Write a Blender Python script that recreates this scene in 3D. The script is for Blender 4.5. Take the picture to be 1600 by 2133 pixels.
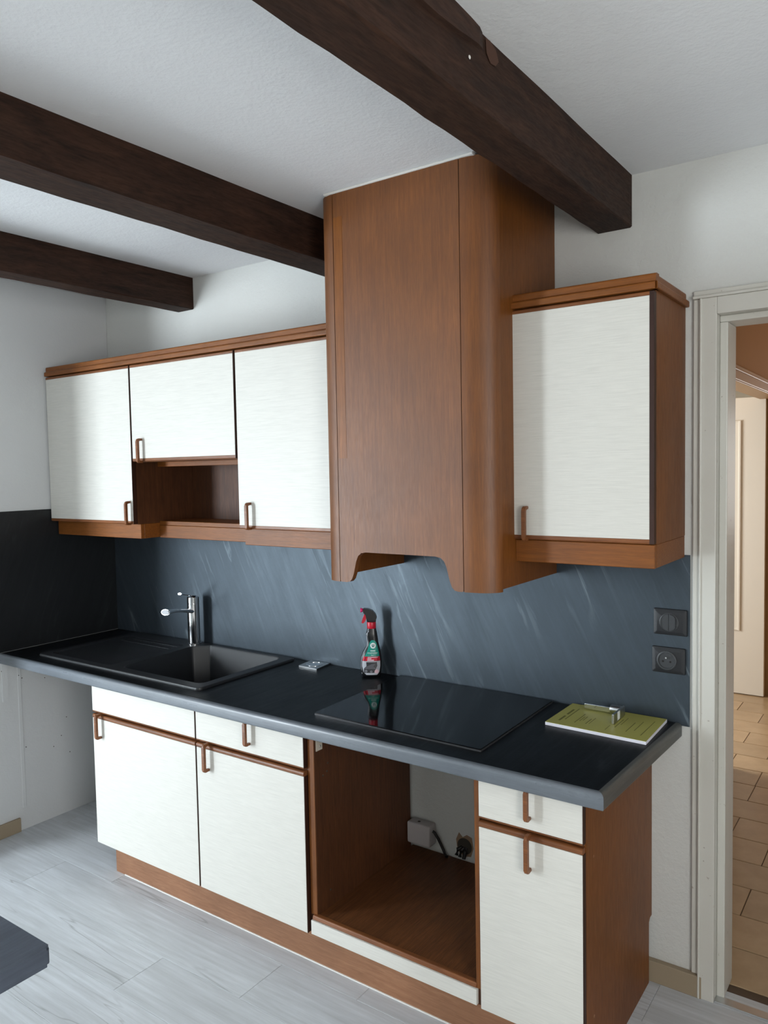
import bpy, bmesh, math, random
from mathutils import Vector, Matrix
random.seed(7)
for o in list(bpy.data.objects): bpy.data.objects.remove(o)
S = bpy.context.scene
COL = S.collection

# ------------------------------------------------------------------ camera
YAW, PIT, ROL = math.radians(35.2793), math.radians(-3.1885), math.radians(-1.0741)
fw = Vector((-math.sin(YAW)*math.cos(PIT), math.cos(YAW)*math.cos(PIT), math.sin(PIT)))
rt = Vector((fw.y, -fw.x, 0)).normalized(); up = rt.cross(fw)
r2 = math.cos(ROL)*rt + math.sin(ROL)*up; u2 = -math.sin(ROL)*rt + math.cos(ROL)*up
cam = bpy.data.cameras.new('camera'); camo = bpy.data.objects.new('camera', cam); COL.objects.link(camo)
M = Matrix((r2, u2, -fw)).transposed().to_4x4(); M.translation = Vector((3.2964, -2.3451, 1.5847))
camo.matrix_world = M
cam.sensor_fit = 'HORIZONTAL'; cam.sensor_width = 36; cam.lens = 1609.86/1600*36; cam.clip_start = .02
S.camera = camo

# ------------------------------------------------------------------ world, daylight, exposure
W = bpy.data.worlds.new('world'); S.world = W; W.use_nodes = True
W.node_tree.nodes['Background'].inputs[0].default_value = (.62, .80, 1, 1)
W.node_tree.nodes['Background'].inputs[1].default_value = 1.5
def area(name, loc, rot, sx, sy, power, color):
    l = bpy.data.lights.new(name, 'AREA'); l.shape = 'RECTANGLE'; l.size = sx; l.size_y = sy
    l.energy = power; l.color = color
    o = bpy.data.objects.new(name, l); COL.objects.link(o); o.location = loc; o.rotation_euler = rot
    return o
# daylight in the French window of the rear wall, an added side window, the bedroom window and an added hall window
area('daylight_french_window', (-.985, -3.60, 1.10), (math.pi/2, 0, 0), .74, 2.02, 145, (.84, .93, 1))
area('added_side_window_fill', (4.62, -2.55, 1.45), (math.pi/2, 0, math.pi/2), 1.1, 1.2, 40, (1, .965, .91))  # unseen window, added to brighten the kitchen from the right
area('daylight_bedroom_window', (.55, 2.0, 1.35), (math.pi/2, 0, -math.pi/2), 1.3, 1.3, 46, (1, .98, .94))
area('added_hall_window_fill', (3.1, 6.45, 1.5), (math.pi/2, 0, math.pi), .9, 1.2, 24, (1, .95, .88))  # unseen source added at the hall end to light the hall
S.view_settings.view_transform = 'Standard'; S.view_settings.look = 'None'
S.view_settings.exposure = 0.37; S.view_settings.gamma = 1; S.view_settings.use_curve_mapping = False

# ------------------------------------------------------------------ material helpers
class N:
    def __init__(s, name):
        s.m = bpy.data.materials.new(name); s.m.use_nodes = True; s.t = s.m.node_tree
        s.b = s.t.nodes['Principled BSDF']; s.co = None
    def n(s, t, **kw):
        x = s.t.nodes.new(t)
        for k, v in kw.items():
            if hasattr(x, k): setattr(x, k, v)
            else: x.inputs[k.replace('_', ' ')].default_value = v
        return x
    def l(s, a, b): s.t.links.new(a, b)
    def coord(s, scale=(1, 1, 1), rot=(0, 0, 0)):
        if not s.co: s.co = s.n('ShaderNodeTexCoord')
        mp = s.n('ShaderNodeMapping'); mp.inputs['Scale'].default_value = scale; mp.inputs['Rotation'].default_value = rot
        s.l(s.co.outputs['Object'], mp.inputs['Vector']); return mp.outputs[0]
    def noise(s, vec, scale, detail=4, rough=.55, dist=0):
        x = s.n('ShaderNodeTexNoise'); x.inputs['Scale'].default_value = scale; x.inputs['Detail'].default_value = detail
        x.inputs['Roughness'].default_value = rough; x.inputs['Distortion'].default_value = dist
        s.l(vec, x.inputs['Vector']); return x.outputs['Fac']
    def ramp(s, fac, stops):
        r = s.n('ShaderNodeValToRGB'); e = r.color_ramp.elements
        while len(e) < len(stops): e.new(.5)
        for i, (p, c) in enumerate(stops):
            e[i].position = p; e[i].color = (*c, 1) if len(c) == 3 else c
        s.l(fac, r.inputs[0]); return r.outputs[0]
    def mix(s, fac, a, b, mode='MIX'):
        x = s.n('ShaderNodeMix', data_type='RGBA', blend_type=mode)
        for i, v in ((0, fac), (6, a), (7, b)):
            if hasattr(v, 'is_output'): s.l(v, x.inputs[i])
            else: x.inputs[i].default_value = v if i == 0 else (*v, 1)
        return x.outputs[2]
    def bump(s, h, strength, dist=.002, prev=None):
        x = s.n('ShaderNodeBump'); x.inputs['Strength'].default_value = strength; x.inputs['Distance'].default_value = dist
        s.l(h, x.inputs['Height'])
        if prev: s.l(prev, x.inputs['Normal'])
        return x.outputs[0]
    def set(s, color=None, rough=None, spec=None, metal=None, normal=None):
        for k, v in (('Base Color', color), ('Roughness', rough), ('Specular IOR Level', spec), ('Metallic', metal), ('Normal', normal)):
            if v is None: continue
            if hasattr(v, 'is_output'): s.l(v, s.b.inputs[k])
            else: s.b.inputs[k].default_value = (*v, 1) if k == 'Base Color' else v
        return s.m

def plain(name, c, rough=.5, metal=0, spec=.5):
    return N(name).set(c, rough, spec, metal)

def wood(name, dark, light, axis, rough=.42, spec=.40, stretch=22):
    g = N(name); sc = [stretch]*3; sc['xyz'.index(axis)] = 1
    v = g.coord(sc)
    f = g.noise(v, 6, 6, .65, .6); fine = g.noise(v, 26, 3, .6)
    big = g.noise(g.coord((3, 3, 3)), 1.4, 2, .5)
    c = g.ramp(f, [(.3, dark), (.7, light)])
    c = g.mix(g.ramp(fine, [(.35, (.62,)*3), (.55, (1,)*3)]), tuple(.72*x for x in dark), c)
    c = g.mix(big, c, g.mix(.35, c, light)) if False else c
    bb = g.ramp(big, [(.3, (.82,)*3), (.7, (1.1,)*3)])
    c = g.mix(1.0, c, bb, 'MULTIPLY')
    r = g.ramp(fine, [(.3, (rough+.12,)*3), (.7, (rough,)*3)])
    return g.set(c, r, spec, normal=g.bump(fine, .12, .0006))

def plaster(name, c, bump=.35, scale=110, c2=None):
    g = N(name); v = g.coord()
    h = g.noise(v, scale, 5, .6); h2 = g.noise(v, scale*.22, 3, .5)
    big = g.noise(v, 1.3, 3, .5)
    col = g.ramp(big, [(.3, tuple(x*.95 for x in c)), (.7, c2 or c)])
    nb = g.bump(h2, bump*.7, .004); nb = g.bump(h, bump, .0022, nb)
    return g.set(col, .85, .25, normal=nb)

def slate(name, lo, hi, vein, rough, spec, rotv=(0, 0, 0), veinamt=.6, bump=.25, tint=None):
    g = N(name); v = g.coord((1, 1, 1), rotv)
    def st(a, b, c):
        m = g.n('ShaderNodeMapping'); m.inputs['Scale'].default_value = (a, b, c); g.l(v, m.inputs['Vector']); return m.outputs[0]
    cloud = g.noise(st(3, 3, 1.2), 2.2, 7, .68, .3)
    streak = g.noise(st(24, 24, 1.6), 1.7, 7, .68, .9)
    veins = g.noise(st(22, 22, 2.4), 1.25, 5, .6, .7)
    mask = g.noise(st(2.2, 2.2, 1.3), 1.5, 2, .5)
    fine = g.noise(g.coord(), 130, 5, .65)
    c = g.ramp(cloud, [(.3, lo), (.72, hi)])
    c = g.mix(g.ramp(streak, [(.45, (0,)*3), (.75, (.45,)*3)]), c, tuple(1.5*x for x in hi))
    vm = g.mix(1.0, g.ramp(veins, [(.575, (0,)*3), (.66, (veinamt,)*3)]), g.ramp(mask, [(.47, (.08,)*3), (.60, (1,)*3)]), 'MULTIPLY')
    c = g.mix(vm, c, vein)
    rr = g.mix(.5, g.ramp(streak, [(.3, (rough+.07,)*3), (.7, (rough-.06,)*3)]), g.ramp(cloud, [(.3, (rough+.07,)*3), (.7, (rough-.07,)*3)]))
    r = rr
    nb = g.bump(streak, bump, .0025); nb = g.bump(fine, bump*1.2, .0012, nb)
    if tint: g.b.inputs['Specular Tint'].default_value = (*tint, 1)
    return g.set(c, r, spec, normal=nb)

def laminate(name, c):
    g = N(name)
    a = g.noise(g.coord((6, 6, 230)), 2.2, 3, .6); b = g.noise(g.coord((200, 200, 8)), 2.0, 2, .5)
    lines = g.noise(g.coord((2.5, 2.5, 90)), 1.6, 3, .7)
    col = g.ramp(a, [(.32, tuple(x*.90 for x in c)), (.62, c)])
    col = g.mix(g.ramp(lines, [(.62, (0,)*3), (.74, (.30,)*3)]), col, tuple(x*.74 for x in c))
    nb = g.bump(a, .12, .0008); nb = g.bump(b, .10, .0006, nb)
    return g.set(col, .42, .4, normal=nb)

OAK_D, OAK_L = (.132, .039, .0045), (.205, .066, .0088)
MAT = dict(
    oak_v=wood('oak_vertical', OAK_D, OAK_L, 'z'),
    oak_hood=wood('oak_hood', OAK_D, OAK_L, 'z', .44, .58),
    oak_h_lit=wood('oak_horizontal_lit', tuple(1.15*x for x in OAK_D), tuple(1.2*x for x in OAK_L), 'x'),  # oak lightened: direct light on the pelmets is put into the colour
    oak_y=wood('oak_depth', OAK_D, OAK_L, 'y'),
    oak_edge=wood('oak_edging', (.13, .042, .013), (.25, .092, .031), 'x', .32),
    veneer=wood('veneer_band', (.17, .052, .006), (.25, .082, .011), 'z', .40),
    plinth=wood('plinth_board', (.22, .10, .050), (.32, .158, .085), 'x', .5, .35),
    inside=wood('cabinet_inside', (.050, .017, .0065), (.115, .041, .014), 'z', .45),
    inside_y=wood('cabinet_shelf', (.07, .024, .0085), (.17, .062, .020), 'y', .42),
    dark_shaded_edge=wood('dark_shaded_edging', (.020, .006, .003), (.045, .014, .006), 'z', .45),  # dark brown edging, with the shade of the door gaps in its colour
    beam=wood('beam_wood', (.013, .0058, .0034), (.052, .0225, .0125), 'y', .62, .22, 7),
    laminate=laminate('white_laminate', (.655, .637, .585)),
    wall=plaster('wall_plaster', (.66, .665, .64), .9, 90),
    wall_left=plaster('wall_plaster_left', (.64, .655, .66), .2, 140),
    ceiling=plaster('ceiling_plaster', (.80, .81, .82), .6, 95),
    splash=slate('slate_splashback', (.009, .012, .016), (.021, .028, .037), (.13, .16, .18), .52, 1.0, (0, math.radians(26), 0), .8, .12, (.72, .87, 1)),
    splash_l_shaded=slate('slate_splashback_shaded', (.004, .005, .006), (.009, .0105, .012), (.04, .05, .05), .45, .4, (math.radians(20), 0, 0), .3, .1),  # shaded copy of the slate: the unlit left wall is painted darker
    slate_top=slate('slate_worktop', (.0022, .0027, .0034), (.0065, .0078, .0095), (.03, .034, .038), .36, .12, (math.radians(90), 0, math.radians(25)), .5, .14),
    slate_edge=slate('slate_edging', (.085, .098, .115), (.135, .152, .172), (.2, .21, .22), .30, .6, (0, math.radians(90), 0), .2, .05),
    slate_edge_y=slate('slate_edging_end', (.06, .062, .060), (.105, .105, .095), (.10, .10, .09), .4, .5, (math.radians(90), 0, 0), .3, .08),
    sink=plain('sink_composite', (.011, .013, .016), .46, 0, .7),
    chrome=plain('chrome', (.82, .83, .85), .09, 1),
    steel=plain('brushed_steel', (.55, .56, .57), .3, 1),
    hob=plain('hob_glass', (.003, .0035, .004), .06, 0, .25),
    black=plain('black_plastic', (.007, .0075, .009), .28),
    dark=plain('dark_plastic', (.012, .013, .016), .45),
    insert=plain('grey_plastic', (.040, .043, .047), .42),
    gap=plain('dark_gap', (.006, .004, .003), .8),
    red=plain('red_plastic', (.55, .008, .030), .35),
    pink=plain('pink_plastic', (.72, .022, .16), .35),
    green=plain('label_green', (.0, .27, .21), .4),
    labelred=plain('label_red', (.62, .010, .035), .4),
    labeldark=plain('label_dark_red', (.10, .004, .01), .4),
    labelgrey=plain('label_grey', (.48, .50, .55), .4),
    labelpan=plain('label_picture_dark', (.035, .035, .042), .4),
    labelpan2=plain('label_picture_grey', (.11, .11, .125), .4),
    white=plain('print_white', (.85, .88, .88), .5),
    pinkish=plain('label_badge', (.75, .52, .58), .5),
    teal_ink=plain('teal_ink', (.02, .13, .13), .5),
    paper=plain('paper_edges', (.78, .78, .86), .8),
    yellow=plain('yellow_cover', (.42, .395, .095), .36, 0, .4),
    ink=plain('faded_ink', (.16, .15, .035), .6),
    cream=N('cream_paint').m, tan=plaster('hall_paint', (.50, .30, .135), .12, 60),
    tanframe=plain('hall_woodwork', (.40, .235, .10), .45),
    leaf=plain('door_leaf_paint', (.76, .725, .65), .4),
    hallroom=plaster('bedroom_paint', (.80, .76, .64), .1, 60),
    hallceil=plain('hall_ceiling', (.7, .62, .5), .8),
    base_tile=plaster('skirting_tile', (.33, .265, .185), .1, 40),
    caulk=plain('caulk', (.72, .70, .66), .6),
    pvc=plain('white_pvc', (.50, .47, .47), .5),
    cable=plain('black_cable', (.008, .007, .006), .5),
    hole=plain('wall_hole', (.05, .042, .032), .9),
    rust=plain('bare_plaster', (.30, .20, .13), .9),
    winframe=plain('window_paint', (.75, .75, .73), .4),
)
g = N('cream_door_frame'); v = g.coord(); d = g.noise(v, 2.2, 3, .5); k = g.noise(v, 60, 2, .5)
c = g.ramp(d, [(.3, (.58, .565, .51)), (.7, (.66, .65, .60))])
c = g.mix(g.ramp(k, [(.72, (0,)*3), (.76, (.5,)*3)]), c, (.18, .12, .08))
MAT['cream'] = g.set(c, .38, .45)
# pale grey wood floor boards
g = N('floor_boards'); oi = g.n('ShaderNodeObjectInfo')
v = g.coord((1, 1, 1)); add = g.n('ShaderNodeVectorMath', operation='ADD'); mul = g.n('ShaderNodeVectorMath', operation='SCALE')
cb = g.n('ShaderNodeCombineXYZ'); g.l(oi.outputs['Random'], cb.inputs[0]); g.l(oi.outputs['Random'], cb.inputs[1])
mul.inputs['Scale'].default_value = 37; g.l(cb.outputs[0], mul.inputs[0]); g.l(v, add.inputs[0]); g.l(mul.outputs[0], add.inputs[1])
def fm(sc):
    m = g.n('ShaderNodeMapping'); m.inputs['Scale'].default_value = sc; g.l(add.outputs[0], m.inputs['Vector']); return m.outputs[0]
gr = g.noise(fm((1.1, 22, 1)), 3, 7, .66, .15); cl = g.noise(fm((1.0, 5, 1)), 1.8, 4, .6, .2); cr = g.noise(fm((.55, 11, 1)), 1.6, 2, .45, .25); crm = g.noise(fm((1, 3, 1)), .9, 1, .5)
kn = g.noise(fm((4, 9, 1)), 1.7, 1, .5)
c = g.ramp(gr, [(.28, (.46, .475, .49)), (.70, (.635, .66, .69))])
c = g.mix(g.ramp(cl, [(.36, (.42,)*3), (.60, (0,)*3)]), c, (.37, .38, .385))
cm = g.mix(1.0, g.ramp(cr, [(.488, (0,)*3), (.50, (.55,)*3), (.512, (0,)*3)]), g.ramp(crm, [(.5, (0,)*3), (.58, (1,)*3)]), 'MULTIPLY')
c = g.mix(cm, c, (.22, .22, .22))
c = g.mix(g.ramp(kn, [(.76, (0,)*3), (.80, (.5,)*3)]), c, (.28, .28, .28))
MAT['plank'] = g.set(c, .46, .35, normal=g.bump(gr, .12, .0008))
g = N('hall_tiles'); oi = g.n('ShaderNodeObjectInfo'); f1 = g.noise(g.coord(), 9, 5, .6)
c = g.ramp(f1, [(.3, (.40, .275, .155)), (.7, (.50, .36, .215))])
c = g.mix(1.0, c, g.ramp(oi.outputs['Random'], [(0, (.9,)*3), (1, (1.06,)*3)]), 'MULTIPLY')
MAT['tile'] = g.set(c, .28, .5)
MAT['grout'] = plain('grout', (.10, .065, .04), .9)
g = N('hob_rim'); MAT['hobrim'] = g.set((.10, .10, .105), .25, .5, .6)

# ------------------------------------------------------------------ mesh helpers
def bm_new(): return bmesh.new()
def box(bm, x0, x1, y0, y1, z0, z1, bev=0, seg=2):
    r = bmesh.ops.create_cube(bm, size=1)
    for v in r['verts']:
        v.co = Vector(((x0+x1)/2+v.co.x*(x1-x0), (y0+y1)/2+v.co.y*(y1-y0), (z0+z1)/2+v.co.z*(z1-z0)))
    if bev:
        es = list({e for v in r['verts'] for e in v.link_edges})
        bmesh.ops.bevel(bm, geom=es, offset=bev, segments=seg, affect='EDGES', profile=.5)
    return bm
def mk(name, bm, mat, parent=None, smooth=False, origin=None):
    bmesh.ops.recalc_face_normals(bm, faces=bm.faces)
    me = bpy.data.meshes.new(name)
    if origin is None:
        if parent is not None: origin = wloc(parent)
        else:
            xs = [v.co for v in bm.verts]
            origin = Vector(((min(c.x for c in xs)+max(c.x for c in xs))/2, (min(c.y for c in xs)+max(c.y for c in xs))/2, min(c.z for c in xs)))
    bmesh.ops.translate(bm, verts=bm.verts, vec=-Vector(origin))
    bm.to_mesh(me); bm.free()
    me.materials.append(MAT[mat] if isinstance(mat, str) else mat)
    if smooth:
        for p in me.polygons: p.use_smooth = True
        try: me.set_sharp_from_angle(angle=math.radians(38))
        except Exception: pass
    o = bpy.data.objects.new(name, me); COL.objects.link(o)
    if parent is not None:
        o.parent = parent; o.location = Vector(origin) - wloc(parent)
    else: o.location = origin
    return o
def wloc(o):
    p = Vector(o.location); q = o.parent
    while q: p = p + Vector(q.location); q = q.parent
    return p
def B(name, mat, x0, x1, y0, y1, z0, z1, parent=None, bev=0, seg=2, smooth=False):
    return mk(name, box(bm_new(), x0, x1, y0, y1, z0, z1, bev, seg), mat, parent, smooth)
def thing(name, label, cat, loc, group=None):
    o = bpy.data.objects.new(name, None); COL.objects.link(o); o.location = loc; o.empty_display_size = .05
    return tag(o, label, cat, group)
def tag(o, label, cat, group=None):
    o['label'] = label; o['category'] = cat
    if group: o['group'] = group
    return o
def struct(o, label=None):
    o['kind'] = 'structure'
    if label: o['label'] = label
    return o
def prism(bm, pts, f0, f1):
    """pts: 2-D outline; f0/f1 map a 2-D point to the two 3-D ends"""
    a = [bm.verts.new(f0(*p)) for p in pts]; b = [bm.verts.new(f1(*p)) for p in pts]
    bm.faces.new(a); bm.faces.new(b[::-1]); n = len(pts)
    for i in range(n): bm.faces.new((a[i], b[i], b[(i+1) % n], a[(i+1) % n]))
    return bm
def px(bm, pts, x0, x1): return prism(bm, pts, lambda y, z: Vector((x0, y, z)), lambda y, z: Vector((x1, y, z)))
def py_(bm, pts, y0, y1): return prism(bm, pts, lambda x, z: Vector((x, y0, z)), lambda x, z: Vector((x, y1, z)))
def pz(bm, pts, z0, z1): return prism(bm, pts, lambda x, y: Vector((x, y, z0)), lambda x, y: Vector((x, y, z1)))
def fillet(pts, rs, seg=6):
    out = []; n = len(pts)
    if not hasattr(rs, '__len__'): rs = [rs]*n
    for i in range(n):
        p = Vector(pts[i]).to_2d(); a = Vector(pts[i-1]).to_2d()-p; b = Vector(pts[(i+1) % n]).to_2d()-p; r = rs[i]
        if r <= 0: out.append(tuple(p)); continue
        a.normalize(); b.normalize(); ang = a.angle(b); t = r/math.tan(ang/2)
        c = p + (a+b).normalized()*(r/math.sin(ang/2)); s = p+a*t-c; e = p+b*t-c
        a0 = math.atan2(s.y, s.x); a1 = math.atan2(e.y, e.x); d = (a1-a0+math.pi) % (2*math.pi)-math.pi
        for k in range(seg+1):
            q = a0+d*k/seg; out.append((c.x+r*math.cos(q), c.y+r*math.sin(q)))
    return out
def lathe(bm, prof, c, axis='z', n=32):
    rings = []
    for r, h in prof:
        ring = []
        for k in range(n):
            a = 2*math.pi*k/n; u, w = r*math.cos(a), r*math.sin(a)
            p = {'z': (u, w, h), 'y': (u, h, w), 'x': (h, u, w)}[axis]
            ring.append(bm.verts.new(Vector(c)+Vector(p)))
        rings.append(ring)
    for i in range(len(rings)-1):
        for k in range(n): bm.faces.new((rings[i][k], rings[i][(k+1) % n], rings[i+1][(k+1) % n], rings[i+1][k]))
    bm.faces.new(rings[0]); bm.faces.new(rings[-1])
    return bm
def tube(bm, path, rad, n=12):
    rings = []; P = [Vector(p) for p in path]
    for i, p in enumerate(P):
        t = (P[min(i+1, len(P)-1)]-P[max(i-1, 0)]).normalized()
        a = t.cross(Vector((0, 0, 1)) if abs(t.z) < .9 else Vector((1, 0, 0))).normalized(); b = t.cross(a)
        r = rad[i] if hasattr(rad, '__len__') else rad
        ra, rb = r if hasattr(r, '__len__') else (r, r)
        rings.append([bm.verts.new(p+a*ra*math.cos(2*math.pi*k/n)+b*rb*math.sin(2*math.pi*k/n)) for k in range(n)])
    for i in range(len(rings)-1):
        for k in range(n): bm.faces.new((rings[i][k], rings[i][(k+1) % n], rings[i+1][(k+1) % n], rings[i+1][k]))
    bm.faces.new(rings[0]); bm.faces.new(rings[-1]); return bm
def loops_fill(bm, loops, z):
    es = []
    for lp in loops:
        vs = [bm.verts.new((x, y, z)) for x, y in lp]
        for i in range(len(vs)): es.append(bm.edges.new((vs[i], vs[(i+1) % len(vs)])))
    bmesh.ops.triangle_fill(bm, use_beauty=True, use_dissolve=False, edges=es)
    return bm
def bridge(bm, l0, z0, l1, z1):
    a = [bm.verts.new((x, y, z0)) for x, y in l0]; b = [bm.verts.new((x, y, z1)) for x, y in l1]; n = len(a)
    for i in range(n): bm.faces.new((a[i], a[(i+1) % n], b[(i+1) % n], b[i]))
    return a, b
def inset(lp, d):
    n = len(lp); cx = sum(p[0] for p in lp)/n; cy = sum(p[1] for p in lp)/n; out = []
    for i in range(n):
        a = Vector(lp[i-1]); b = Vector(lp[(i+1) % n]); t = (b-a).normalized(); nn = Vector((-t.y, t.x))
        if nn.dot(Vector((cx, cy))-Vector(lp[i])) < 0: nn = -nn
        out.append((lp[i][0]+nn.x*d, lp[i][1]+nn.y*d))
    return out

# ================================================================== STRUCTURE
CZ = 2.4394; YR = -3.5; XR = 4.55; XL = -1.75; YC = -1.12
# kitchen floor: sub-floor and every board
fl = struct(B('floor', 'gap', XL, XR, YR, .06, -.05, -.004), 'pale grey wooden plank floor of the kitchen')
pb = bm_new(); box(pb, 0, 1.2, 0, .19, -.004, 0, .0009, 1)
pm = None; row = 0; y = -.40+.19*2
def plank_mesh(w, d):
    bm = bm_new(); box(bm, -w/2+.0004, w/2-.0004, -d/2+.0004, d/2-.0004, -.004, 0, .0008, 1); me = bpy.data.meshes.new('plank'); bm.to_mesh(me); bm.free()
    me.materials.append(MAT['plank']); return me
offs = {2: 1.295, 3: .72, 1: .25, 4: 1.62, 0: .9}
full = plank_mesh(1.2, .19)
def add_plank(me, x, yy):
    o = bpy.data.objects.new('plank', me); COL.objects.link(o); o.parent = fl; o.location = Vector((x, yy, 0))-wloc(fl)
ys = []
yy = .06
while yy > YR+.001:
    y1 = -.02 if yy == .06 else yy-.19
    y1 = max(y1, YR); ys.append((y1, yy)); yy = y1
for r, (y0, y1) in enumerate(ys):
    st = offs[r % 5] + (.37*(r//5))
    while st > XL: st -= 1.2
    x0 = st
    while x0 < XR-.001:
        a, b = max(x0, XL), min(x0+1.2, XR)
        if b-a > .01:
            whole = abs(b-a-1.2) < 1e-6 and abs(y1-y0-.19) < 1e-6
            add_plank(full if whole else plank_mesh(b-a, y1-y0), (a+b)/2, (y0+y1)/2)
        x0 += 1.2
pb.free()
struct(B('ceiling', 'ceiling', XL-.1, XR+.1, YR-.1, .0, CZ, CZ+.1), 'white textured plaster ceiling between the beams')
# walls
DX0, DX1, DZ = 2.80, 3.60, 2.005        # door opening in the back wall
wb = bm_new()
box(wb, -.12, DX0, 0, .12, -.02, CZ); box(wb, DX1, XR+.1, 0, .12, -.02, CZ); box(wb, DX0, DX1, 0, .12, DZ, CZ)
wall_back = struct(mk('wall_back', wb, 'wall'), 'white plaster wall behind the kitchen units')
wl = struct(B('wall_left', 'wall_left', -.12, 0, YC, 0, -.02, CZ, bev=.003), 'white wall at the left end of the worktop')
B('corner_bead', 'wall_left', -.002, .0045, -.531, -.513, .10, .772, wl, .002, 1)
mk('batten', box(box(bm_new(), -.002, .007, -.60, -.575, .60, .77), -.002, .003, -.64, -.531, .08, .772), 'wall_left', wl)
for (yy, zz) in ((-.60, .735), (-.585, .69), (-.51, .685), (-.40, .66), (-.30, .45), (-.505, .37), (-.29, .28), (-.37, .33), (-.525, .70), (-.33, .37)):
    mk('nail_hole', lathe(bm_new(), [(.0022, -.001), (.0022, .0012)], (.0045 if yy < -.5 else 0, yy, zz), 'x', 8), 'hole', wl)
struct(B('wall_alcove', 'wall', XL, -.12, YC, YC+.1, -.02, CZ), 'white wall of the recess beside the French window')
struct(B('wall_far_left', 'wall', XL-.1, XL, YR, YC+.1, -.02, CZ), 'white side wall of the recess')
rw = bm_new(); FX0, FX1, FZ = -1.36, -.61, 2.13
box(rw, XL-.1, FX0, YR-.12, YR, -.02, CZ); box(rw, FX1, XR+.1, YR-.12, YR, -.02, CZ); box(rw, FX0, FX1, YR-.12, YR, FZ, CZ)
struct(mk('wall_rear', rw, 'wall'), 'white wall behind the camera')
rr = bm_new(); box(rr, XR, XR+.1, YR, -3.12, -.02, CZ); box(rr, XR, XR+.1, -1.98, .06, -.02, CZ); box(rr, XR, XR+.1, -3.12, -1.98, -.02, .82); box(rr, XR, XR+.1, -3.12, -1.98, 2.08, CZ)
struct(mk('wall_right', rr, 'wall'), 'white wall on the right side of the kitchen')
# window frames (behind the camera; the side one is added with its fill light)
w1 = struct(mk('window_1', box(box(box(box(bm_new(), FX0, FX0+.045, YR-.08, YR-.03, 0, FZ), FX1-.045, FX1, YR-.08, YR-.03, 0, FZ), FX0, FX1, YR-.08, YR-.03, FZ-.05, FZ), FX0, FX1, YR-.08, YR-.03, 0, .08), 'winframe'), 'white French window')
w2 = struct(mk('window_2_added', box(box(box(box(bm_new(), XR+.02, XR+.07, -3.12, -3.07, .82, 2.08), XR+.02, XR+.07, -2.03, -1.98, .82, 2.08), XR+.02, XR+.07, -3.12, -1.98, .82, .87), XR+.02, XR+.07, -3.12, -1.98, 2.03, 2.08), 'winframe'), 'unseen white side window added for its light')
# skirting
struct(B('baseboard_left', 'base_tile', .0, .012, YC, -.547, 0, .062, bev=.002), 'beige tile skirting on the left wall')
struct(B('baseboard_back', 'base_tile', 2.60, 2.768, -.022, -.001, 0, .066, bev=.002), 'beige tile skirting beside the door frame')
# door frame to the hall
tr = bm_new()
d1 = struct(B('door_1', 'cream', 2.738, 2.7572, -.012, .0, .067, 2.0475, bev=.002), 'chipped cream door frame to the hall')
B('casing_board', 'cream', 2.7572, 2.802, -.020, .13, 0, 2.0475, d1, .002)
B('casing_bead', 'cream', 2.7570, 2.7630, -.024, -.0195, .0, 2.0478, d1, .002)
B('jamb_stop', 'cream', 2.8021, 2.824, .018, .13, 0, 1.9815, d1, .003)
B('head_casing', 'cream', 2.738, 3.70, -.012, 0, 2.0556, 2.071, d1, .002)
B('head_board', 'cream', 2.8021, 3.5999, -.020, .13, 2.000, 2.0475, d1, .002)
B('head_bead', 'cream', 2.738, 3.70, -.024, 0, 2.0477, 2.0555, d1, .002)
B('head_stop', 'cream', 2.8021, 3.5999, .018, .13, 1.9817, 1.9999, d1, .003)
B('jamb_board', 'cream', 3.60, 3.70, -.020, .13, 0, 2.0475, d1, .003)
B('threshold_bar', 'steel', 2.802, 3.60, -.012, .022, -.003, .004, d1, .002)
# ---- hall beyond
HX = 2.475
hf = struct(B('hall_floor', 'grout', -.6, 3.85, .06, 6.5, -.05, -.004), 'beige tiled floor of the hall')
tb = bm_new(); box(tb, -.1535, .1535, -.0985, .0985, -.004, 0, .0012, 1); tm = bpy.data.meshes.new('tile'); tb.to_mesh(tm); tb.free(); tm.materials.append(MAT['tile'])
for r in range(0, 20):
    yc = .20+.202*r
    jx = 2.780 if r % 2 == 0 else 2.626
    if r >= 4: jx -= .155 if r % 2 == 0 else 0
    jx = [2.781, 2.627, 2.778, 2.627, 2.78, 2.626, 2.78, 2.622, 2.62, 2.46, 2.61, 2.457][min(r, 11)] if r < 12 else 2.62-.155*(r % 2)
    for q in range(-4, 4):
        xc = jx+.155+.31*q
        if 1.6 < xc < 3.75:
            o = bpy.data.objects.new('tile', tm); COL.objects.link(o); o.parent = hf; o.location = Vector((xc, yc, 0))-wloc(hf)
hw = bm_new(); box(hw, HX-.1, HX, .12, 1.76, -.02, CZ); box(hw, HX-.1, HX, 3.36, 6.5, -.02, CZ); box(hw, HX-.1, HX, 1.76, 3.36, 2.04, CZ)
struct(mk('wall_hall_left', hw, 'tan'), 'tan painted hall wall with a doorway')
hr = bm_new(); box(hr, 3.75, 3.85, .12, 6.5, -.02, CZ)
struct(mk('wall_hall_right', hr, 'tan'), 'tan painted right wall of the hall')
he = bm_new(); box(he, HX, 2.6, 6.5, 6.6, -.02, CZ); box(he, 3.6, 3.85, 6.5, 6.6, -.02, CZ); box(he, 2.6, 3.6, 6.5, 6.6, -.02, .85); box(he, 2.6, 3.6, 6.5, 6.6, 2.15, CZ)
struct(mk('wall_hall_end', he, 'tan'), 'end wall of the hall')
br = bm_new(); box(br, -.7, -.6, .12, 6.5, -.02, CZ); box(br, -.6, HX-.1, 5.0, 5.1, -.02, CZ)
struct(mk('wall_bedroom', br, 'hallroom'), 'cream walls of the room beyond the hall')
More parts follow.
